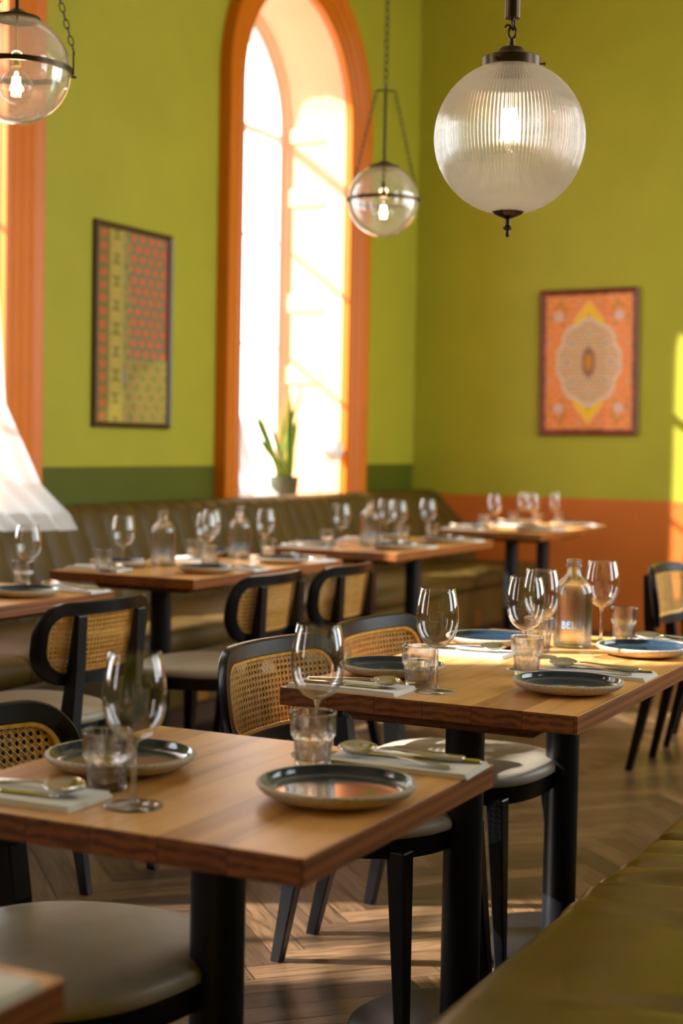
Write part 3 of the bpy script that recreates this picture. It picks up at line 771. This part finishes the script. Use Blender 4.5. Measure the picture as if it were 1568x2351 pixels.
# middle table
setting(+1, (-.995, 3.10), (-1.178, 3.343), (-1.147, 3.270), (-1.015, 3.372), 'at near bench side of middle table')
setting(-1, (-1.405, 3.11), (-1.230, 2.946), (-1.289, 2.990), (-1.395, 2.885), 'at near chair side of middle table')
setting(+1, (-1.012, 3.75), (-1.18, 3.945), (-1.14, 4.018), (-.985, 3.985), 'at far bench side of middle table')
setting(-1, (-1.400, 3.715), (-1.221, 3.575), (-1.253, 3.655), (-1.405, 3.530), 'at far chair side of middle table')
# blurred table corner
place_item('napkin', make_napkin, (-.99, 1.09, TZ), 0, 'folded white napkin on the blurred table corner at bottom left', G['napkin'])
place_item('spoon', make_spoon, (-.985, 1.09, TZ+.011), PI, 'spoon on napkin on the blurred corner table at bottom left', G['spoon'])
# tables in front of the banquette
setting(+1, (-3.105, 3.995), (-3.26, 4.211), (-3.318, 4.26), (-3.09, 4.22), 'on small table at left edge by banquette')
def row_table(y0, y1, where, gl):
    for (nm, yc_, sd) in (('near', y0+.315, 0), ('far', y1-.315, 1)):
        setting(+1, (-3.11, yc_-.02), gl[2*sd], (gl[2*sd][0]+.055, gl[2*sd][1]-.07), (-3.10, yc_+.17), 'at %s aisle side of %s' % (nm, where))
        setting(-1, (-3.535, yc_+.145*sd), gl[2*sd+1], (gl[2*sd+1][0]-.03, gl[2*sd+1][1]-.09), (-3.50, yc_-.19), 'at %s banquette side of %s' % (nm, where))
row_table(4.835, 6.07, 'two bottle table', [(-3.30, 5.43), (-3.40, 4.98), (-3.33, 6.14-.16), (-3.44, 5.70)])
row_table(6.58, 7.85, 'one bottle table', [(-3.33, 7.42), (-3.36, 6.80), (-3.30, 7.74), (-3.42, 7.46)])
row_table(8.63, 9.95, 'far corner table', [(-3.28, 9.40), (-3.37, 8.94), (-3.27, 9.80), (-3.42, 9.60)])
def bottle(x, y, rz, label):
    return place_item('bottle', make_bottle, (x, y, TZ), rz, label, 'clear glass water bottles')
bottle(-1.212, 3.80, math.radians(-76), 'clear water bottle with blue BELU print on the middle table')
bottle(-3.431, 5.31, math.radians(-60), 'clear water bottle on the two bottle table, nearer of the pair')
bottle(-3.38, 5.84, math.radians(-60), 'clear water bottle on the two bottle table, farther of the pair')
bottle(-3.322, 7.05, math.radians(-60), 'clear water bottle on the one bottle table')

# ------------------------------------------------------------------ pendant lamps
def link_chain(bm, p0, p1, r=.008, wire=.0016):
    p0, p1 = Vector(p0), Vector(p1); d = p1-p0; n = max(1, int(d.length/(r*2.6))); t = d.normalized()
    a = t.orthogonal().normalized(); b = t.cross(a)
    for i in range(n):
        c = p0+d*(i+.5)/n; side = a if i % 2 else b
        pts = []
        for k in range(10):
            an = 2*PI*k/10; pts.append(c+t*math.cos(an)*r*1.75+side*math.sin(an)*r*.85)
        tube(bm, pts, wire, 5, closed=True)
def sphere_prof(r, a0, a1, n): return [(r*math.sin(a0+(a1-a0)*i/n), r*math.cos(a0+(a1-a0)*i/n)) for i in range(n+1)]
def prismatic(loc):
    t = thing('pendant_lamp', 'large ribbed glass globe pendant lamp with bronze cap and finial', 'pendant lamp', loc)
    R_ = .171
    bm = BM(); n = 480
    po = [(r, z) for r, z in sphere_prof(R_, .39, 2.92, 48)]
    lathe(bm, po, n, fn=lambda r, z, i: r-.0026*(0.5-0.5*math.cos(2*PI*i/4))*min(1, r/.05)*1.0)
    # inner wall, smooth
    lathe(bm, [(r*(R_-.004)/R_, z*(R_-.004)/R_) for r, z in po][::-1], n)
    recalc(bm); obj('glass_shade', bm, M['ribbed'], t, smooth=True, angle=80)
    bm = BM(); lathe(bm, [(0, .155), (.063, .153), (.0655, .155), (.0655, .178), (.062, .181), (.040, .185), (.034, .190), (.026, .201), (.012, .205), (.007, .207), (.007, .216), (0, .216)], 56); recalc(bm)
    for a in (.35, 2.45, 4.55): 
        c, s = math.cos(a), math.sin(a); tube(bm, [(.064*c, .064*s, .166), (.074*c, .074*s, .166)], .0022, 8); tube(bm, [(.0735*c, .0735*s, .166), (.0765*c, .0765*s, .166)], .0042, 8)
    obj('cap', bm, M['bronze'], t, smooth=True)
    bm = BM(); lathe(bm, [(0, -.158), (.030, -.160), (.0365, -.163), (.037, -.165), (.030, -.172), (.014, -.178), (.007, -.181), (.0055, -.186), (.0062, -.190), (.006, -.196), (.0115, -.200), (.0115, -.203), (.0055, -.206), (.0042, -.210), (.0048, -.212), (.0055, -.2165), (.0035, -.2215), (0, -.223)], 56, fn=lambda r, z, i: r*(1-.06*(i % 4 == 0)) if -.18 < z < -.162 else r); recalc(bm)
    obj('finial', bm, M['bronze'], t, smooth=True)
    bm = BM(); tube(bm, [(0, 0, .216), (0, 0, .224)], .006, 12)
    for c, side, rr in (((0, 0, .236), 0, .014), ((.002, 0, .256), 1, .013)):
        pts = []
        for k in range(14):
            an = 2*PI*k/14; o_ = Vector((math.cos(an)*rr*.62, 0, math.sin(an)*rr)) if side == 0 else Vector((0, math.cos(an)*rr*.62, math.sin(an)*rr)); pts.append(Vector(c)+o_)
        tube(bm, pts, .0032, 8, closed=True)
    tube(bm, [(0, -.006, .250), (-.008, -.010, .252), (-.014, -.012, .246)], .0026, 8); obj('hook', bm, M['bronze'], t, smooth=True)
    bm = BM(); lathe(bm, [(0, .268), (.0165, .268), (.0175, .271), (.0175, ZC-loc[2]-.001), (0, ZC-loc[2]-.001)], 32); recalc(bm); obj('rod', bm, M['bronze'], t, smooth=True)
    bm = BM(); lathe(bm, [(0, .154), (.0165, .154), (.0165, .075), (.019, .072), (.019, .066), (0, .066)], 32); recalc(bm); obj('lamp_holder', bm, M['bronze'], t, smooth=True)
    bm = BM(); lathe(bm, [(0, .066), (.012, .066), (.013, .055), (.024, .030), (.028, .012), (.024, -.006), (.012, -.016), (0, -.018)], 32); recalc(bm); b = obj('bulb', bm, M['bulbglass'], t, smooth=True)
    bm = BM()
    for k in range(6):
        a = 2*PI*k/6; tube(bm, [(.009*math.cos(a), .009*math.sin(a), .044), (.0135*math.cos(a), .0135*math.sin(a), -.004)], .0022, 6)
    obj('filament', bm, M['filament'], b)
    return t
G0 = Vector((-1.2393, 3.33, 1.957))
prismatic(tuple(G0))
def pl(loc, e, r):
    d = bpy.data.lights.new('bulb_light', 'POINT'); d.energy = e; d.color = (1, .72, .42); d.shadow_soft_size = r
    o = bpy.data.objects.new('bulb_light', d); COL.objects.link(o); o.location = loc
pl((G0.x, G0.y, G0.z+.02), 2.5, .012)
def clear_globe(loc, label):
    t = thing('globe_pendant', label, 'pendant lamp', loc, 0, 'clear glass globe pendants')
    R_ = .140
    bm = BM(); lathe(bm, sphere_prof(R_, .42, PI, 40), 64); lathe(bm, [(r*.978, z*.978) for r, z in sphere_prof(R_, .42, PI, 40)][::-1], 64); recalc(bm)
    obj('glass_shade', bm, M['globe'], t, smooth=True, angle=80)
    bm = BM(); lathe(bm, [(R_+.001, -.007), (R_+.0045, -.007), (R_+.0045, .007), (R_+.001, .007)], 64, closed=True)
    for k in range(3):
        a = 2*PI*k/3+.6; c, s = math.cos(a), math.sin(a)
        loft(bm, [[((R_+.004)*c+q*s, (R_+.004)*s-q*c, z), ((R_+.008)*c+q*s, (R_+.008)*s-q*c, z), ((R_+.008)*c-q*s, (R_+.008)*s+q*c, z), ((R_+.004)*c-q*s, (R_+.004)*s+q*c, z)] for q, z in ((.006, -.007), (.006, .045), (.003, .052))])
        tube(bm, [((R_+.004)*c, (R_+.004)*s, -.012), ((R_+.014)*c, (R_+.014)*s, -.012)], .003, 6)
    recalc(bm); obj('band', bm, M['bronze'], t, smooth=True, angle=40)
    bm = BM(); lathe(bm, [(0, .128), (.060, .127), (.062, .129), (.060, .134), (.045, .139), (.026, .146), (.018, .152), (.010, .156), (0, .158)], 48); recalc(bm); obj('cap', bm, M['bronze'], t, smooth=True)
    top = .43
    bm = BM(); tube(bm, [(0, 0, .156), (0, 0, top+.02)], .0055, 10)
    for a in (0, 2*PI/3, 4*PI/3): tube(bm, [(0, 0, top), (.042*math.cos(a+.6), .042*math.sin(a+.6), top)], .0035, 8)
    obj('stem', bm, M['bronze'], t, smooth=True)
    for k in range(3):
        bm = BM(); a = 2*PI*k/3+.6; link_chain(bm, ((R_+.007)*math.cos(a), (R_+.007)*math.sin(a), .05), (.042*math.cos(a), .042*math.sin(a), top)); obj('chain', bm, M['bronze'], t)
    bm = BM(); link_chain(bm, (0, 0, top+.02), (0, 0, min(ZC-loc[2], top+1.6)), .011, .0022)
    if ZC-loc[2] > top+1.6: tube(bm, [(0, 0, top+1.6), (0, 0, ZC-loc[2]-.001)], .004, 8)
    obj('chain', bm, M['bronze'], t)
    bm = BM(); tube(bm, [(0, 0, .128), (0, 0, .045)], .0025, 8); lathe(bm, [(0, .045), (.010, .045), (.014, .030), (.014, .008), (0, .008)], 20); obj('lamp_holder', bm, M['brass'], t, smooth=True)
    bm = BM(); lathe(bm, [(.012, .010), (.014, -.002), (.034, -.018), (.046, -.040), (.046, -.052), (.036, -.074), (.018, -.085), (0, -.088)], 32); b = obj('bulb', bm, M['bulbglass'], t, smooth=True)
    bm = BM()
    for k in range(5):
        a = 2*PI*k/5; tube(bm, [(.008*math.cos(a), .008*math.sin(a), -.020), (.010*math.cos(a), .010*math.sin(a), -.068)], .003, 6)
    obj('filament', bm, M['filament'], b)
    return t
g1 = clear_globe((-2.585, 3.27, 2.217), 'clear glass globe pendant lamp cut by the top left corner')
g2p = (-2.58, 5.54, 2.213)
dup(g1, g2p, .35, 'small clear glass globe pendant lamp on chains in front of the window')
pl((-2.585, 3.27, 2.17), 2.0, .02); pl((g2p[0], g2p[1], 2.165), 2.0, .02)

# ------------------------------------------------------------------ pictures
def art_mesh(w_, h_, nu, nv, fn):
    bm = BM(); lay = bm.loops.layers.float_color.new('pattern')
    vs = [[bm.verts.new((-w_/2+w_*i/nu, 0, -h_/2+h_*j/nv)) for i in range(nu+1)] for j in range(nv+1)]
    for j in range(nv):
        for i in range(nu):
            f = bm.faces.new([vs[j][i], vs[j][i+1], vs[j+1][i+1], vs[j+1][i]]); c = fn((i+.5)/nu, (j+.5)/nv)
            for lp in f.loops: lp[lay] = c
    return bm
def picture(loc, rot, w_, h_, fn, nu, nv, fw_, label, fmat):
    t = thing('framed_picture', label, 'picture', loc); t.rotation_euler = rot
    bm = BM()
    secs = []
    pr = [(0, 0), (0, -.022), (.006, -.026), (fw_-.005, -.020), (fw_, -.012), (fw_, 0)]
    for sx_, sz_ in ((-1, -1), (1, -1), (1, 1), (-1, 1)): secs.append([(sx_*(w_/2-a), b, sz_*(h_/2-a)) for a, b in pr])
    rs = [[bm.verts.new(p) for p in s] for s in secs]
    for k in range(4):
        A, B = rs[k], rs[(k+1) % 4]
        for i in range(len(pr)): j = (i+1) % len(pr); bm.faces.new([A[i], A[j], B[j], B[i]])
    recalc(bm); obj('frame', bm, fmat, t)
    bm = art_mesh(w_-2*fw_+.004, h_-2*fw_+.004, nu, nv, fn); o = obj('artwork', bm, M['art'], t); o.location = (0, -.010, 0)
    bm = BM(); box(bm, -w_/2+.004, w_/2-.004, -.006, 0, -h_/2+.004, h_/2-.004); obj('backing', bm, fmat, t)
    return t
def h2(i, j, k=0):
    v = math.sin(i*127.1+j*311.7+k*74.7)*43758.5453; return v-math.floor(v)
def rug(u, v):
    x, y = abs(u-.5)*2, abs(v-.5)*2
    def C(a): return rgb(*a)
    nz = h2(int(u*60), int(v*90))
    if x > .93 or y > .95: return C((120, 40, 22)) if h2(int(u*34), int(v*50), 2) > .35 else C((176, 70, 40))
    if x > .88 or y > .92: return C((228, 140, 80))
    ang = math.atan2(y*1.45, x); rr = math.hypot(x, y*1.12)
    lobe = .66+.06*abs(math.sin(ang*4.5+.6))
    if rr < lobe:
        if rr > lobe-.05: return C((214, 196, 178))
        if math.hypot(x, y*.7) < .08: return C((200, 130, 12))
        if math.hypot(x, y*.7) < .15: return C((150, 96, 84))
        for (a, b, r_) in ((.60*.8, 0, .06), (.0, .42, .05), (.38, .27, .06), (.0, .24, .05)):
            d = math.hypot(x-a, (y-b)*1.2)
            if d < r_*.5: return C((110, 80, 66))
            if d < r_: return C((206, 186, 164))
        w_ = math.sin(x*42)*math.sin(y*58)
        return C((206, 158, 116)) if w_ > .25 else (C((166, 138, 110)) if w_ < -.45 else C((222, 178, 136)))
    if y > .50 and x < .34:
        e = .86-x*.85; e2 = .72-x*.85
        if e2-.02 < y < e+.0: return C((240, 190, 10))
        if y < e2: return C((200, 140, 104))
        if y < e+.05: return C((240, 168, 120))
    fl = math.hypot((x-.66)*1.0, (y-.66)*1.3)
    if fl < .09: return C((208, 180, 176))
    if fl < .13: return C((236, 136, 90))
    q = math.sin(x*30+2*math.sin(y*17))*math.sin(y*34+1.5*math.sin(x*13))
    if x > .5 and y > .5 and q < -.35: return C((132, 136, 72))
    if q > .45: return C((238, 150, 92))
    if q < -.6: return C((206, 176, 150))
    return C((236, 118, 16)) if nz > .25 else C((232, 132, 50))
def collage(u, v):
    def C(a): return rgb(*a)
    y = 1-v
    if u > .44 and y < .66:
        su, sv = (u-.44)/.56*4.6, y/.66*12; r0 = int(sv); uu = su+(.5 if r0 % 2 else 0); d = math.hypot((uu % 1)-.5, ((sv % 1)-.5)*.9)
        if u > .965: return C((150, 44, 30))
        return C((220, 104, 66)) if d < .17 else (C((208, 84, 48)) if d < .35 else C((112, 116, 92)))
    if u < .16:
        d = math.hypot((u/.16)-.5, ((y*15) % 1)-.5)
        return C((196, 84, 50)) if d < .3 else C((120, 98, 44))
    if u < .36:
        s = math.sin(y*52); d = abs((u-.26)/.1)
        if d+abs(s)*.6 < .75: return C((128, 108, 40)) if s > 0 else C((188, 150, 60))
        return C((168, 150, 78))
    if .66 < y < .84 and .25 < u < .52:
        d = math.hypot((u-.33)/.06, (y-.76)/.045)
        if d < .55: return C((196, 104, 70))
        if d < 1.1: return C((86, 122, 140))
    q = math.sin(u*38+math.sin(y*30))*math.sin(y*60)
    return C((168, 108, 62)) if q > .5 else (C((150, 134, 78)) if q > -.2 else C((128, 110, 56)))
M['frame'] = mat('dark_walnut_frame', rgb(72, 40, 24), 0.35); M['redframe'] = mat('reddish_wood_frame', rgb(104, 48, 26), 0.35)
# left wall picture faces +x ; right wall picture faces -y
sL = -4.55/-4.3
picture((XL+.002, 6.345*sL, 1.835), (0, 0, PI/2), .70, 1.03, collage, 72, 104, .028, 'tall framed collage of patterned textiles between the windows on the green wall', M['frame'])
picture((-3.235, YB-.002, 1.852), (0, math.radians(-.9), 0), .70, 1.01, rug, 96, 138, .026, 'framed orange rug pattern print with cream medallion on the back wall', M['redframe'])

# ------------------------------------------------------------------ window sill plant, curtain, wall lamp
pt = thing('potted_plant', 'green snake plant with yellow edged leaves in a pot on the window sill', 'plant', (-4.78, 8.82, ZSILL))
bm = BM(); lathe(bm, [(0, 0), (.075, 0), (.082, .01), (.098, .17), (.100, .18), (.092, .18), (.088, .165), (0, .165)], 40); recalc(bm); obj('pot', bm, M['pot'], pt, smooth=True)
bm = BM(); lathe(bm, [(.0885, .1652), (.0885, .168), (0, .170)], 24); obj('soil', bm, M['soil'], pt)
rnd = random.Random(4)
for k, (ty, tx, hh) in enumerate(((-.36, .02, .37), (-.27, -.05, .47), (-.10, .05, .50), (.06, -.03, .43), (.22, .04, .57), (.12, -.06, .38), (-.18, -.02, .34), (.02, .06, .36), (-.34, -.04, .27))):
    bm = BM(); rows = []; n = 12; b0 = (rnd.uniform(-.035, .035), rnd.uniform(-.035, .035)); tw = rnd.uniform(-.7, .7)
    for i in range(n+1):
        t = i/n; hw_ = .036*math.sin(PI*min(1, t*.8+.2))**.8 if i < n else .0008
        c = Vector((b0[0]+tx*t**1.3, b0[1]+ty*t**1.3*1.1, .165+hh*1.1*t)); a = tw+t*.5; d = Vector((math.sin(a)*.5, math.cos(a), 0)).normalized()
        rows.append([tuple(c-d*hw_), tuple(c-d*hw_*.72), tuple(c+Vector((.004, 0, 0))), tuple(c+d*hw_*.72), tuple(c+d*hw_)])
    sheet(bm, rows)
    for f in bm.faces:
        pass
    fs = list(bm.faces)
    for q, f in enumerate(fs): f.material_index = 1 if q % 4 in (0, 3) else 0
    o = obj('leaf', bm, [M['leaf'], M['leafedge']], pt, smooth=True, angle=80); solidify(o, .003)

def curtain(name, label, loc, ctrl, seed):
    """ctrl: rows from top to bottom, each ((x0,y0,z0),(x1,y1,z1)) for left and right border"""
    rnd = random.Random(seed); bm = BM(); rows = []; n = 60; m_ = 46
    for j in range(m_+1):
        t = j/m_*(len(ctrl)-1); i0 = min(int(t), len(ctrl)-2); f = t-i0; f = f*f*(3-2*f)
        a = Vector(ctrl[i0][0]).lerp(Vector(ctrl[i0+1][0]), f); b = Vector(ctrl[i0][1]).lerp(Vector(ctrl[i0+1][1]), f)
        row = []
        for i in range(n+1):
            s = i/n; p = a.lerp(b, s); p = p+Vector((.022*math.sin(s*34+j*.03), 0, .004*math.sin(s*34+1)))*(.4+.6*min(1, t)); row.append(tuple(p))
        rows.append(row)
    sheet(bm, rows); o = obj(name, bm, M['sheer'], smooth=True, angle=80)
    return tag(o, label, 'curtain')
curtain('sheer_curtain', 'white sheer curtain sweeping over the banquette at the left edge', None,
        [((-4.36, 4.35, 3.9), (-4.36, 5.32, 3.9)), ((-4.33, 4.40, 2.6), (-4.33, 5.30, 2.4)), ((-4.28, 4.50, 1.6), (-4.28, 5.36, 1.40)), ((-4.22, 4.62, 1.15), (-4.20, 5.52, 1.05)), ((-4.12, 4.80, .96), (-4.10, 5.60, .92)), ((-4.05, 4.90, .88), (-4.03, 5.56, .86))], 1)
curtain('sheer_curtain', 'white sheer cloth heaped low in the window beside the plant pot', None,
        [((-4.60, 7.80, 1.55), (-4.60, 7.86, 1.50)), ((-4.62, 7.80, 1.25), (-4.62, 8.10, 1.20)), ((-4.61, 7.82, 1.02), (-4.61, 8.28, 1.00)), ((-4.60, 7.84, .875), (-4.60, 8.55, .875))], 2)
wl = thing('wall_lamp', 'round white globe lamp on the right side of the window reveal', 'wall lamp', (-4.57, 9.195, 1.215))
bm = BM(); lathe(bm, sphere_prof(.075, 0, PI, 24), 40); recalc(bm); o = obj('globe_shade', bm, M['lampwhite'], wl, smooth=True, angle=80); o.location = (0, -.105, 0)
bm = BM(); tube(bm, [(0, 0, 0), (0, -.012, 0)], .030, 20); tube(bm, [(0, -.01, 0), (0, -.035, 0)], .012, 12); obj('wall_bracket', bm, M['brass'], wl, smooth=True)
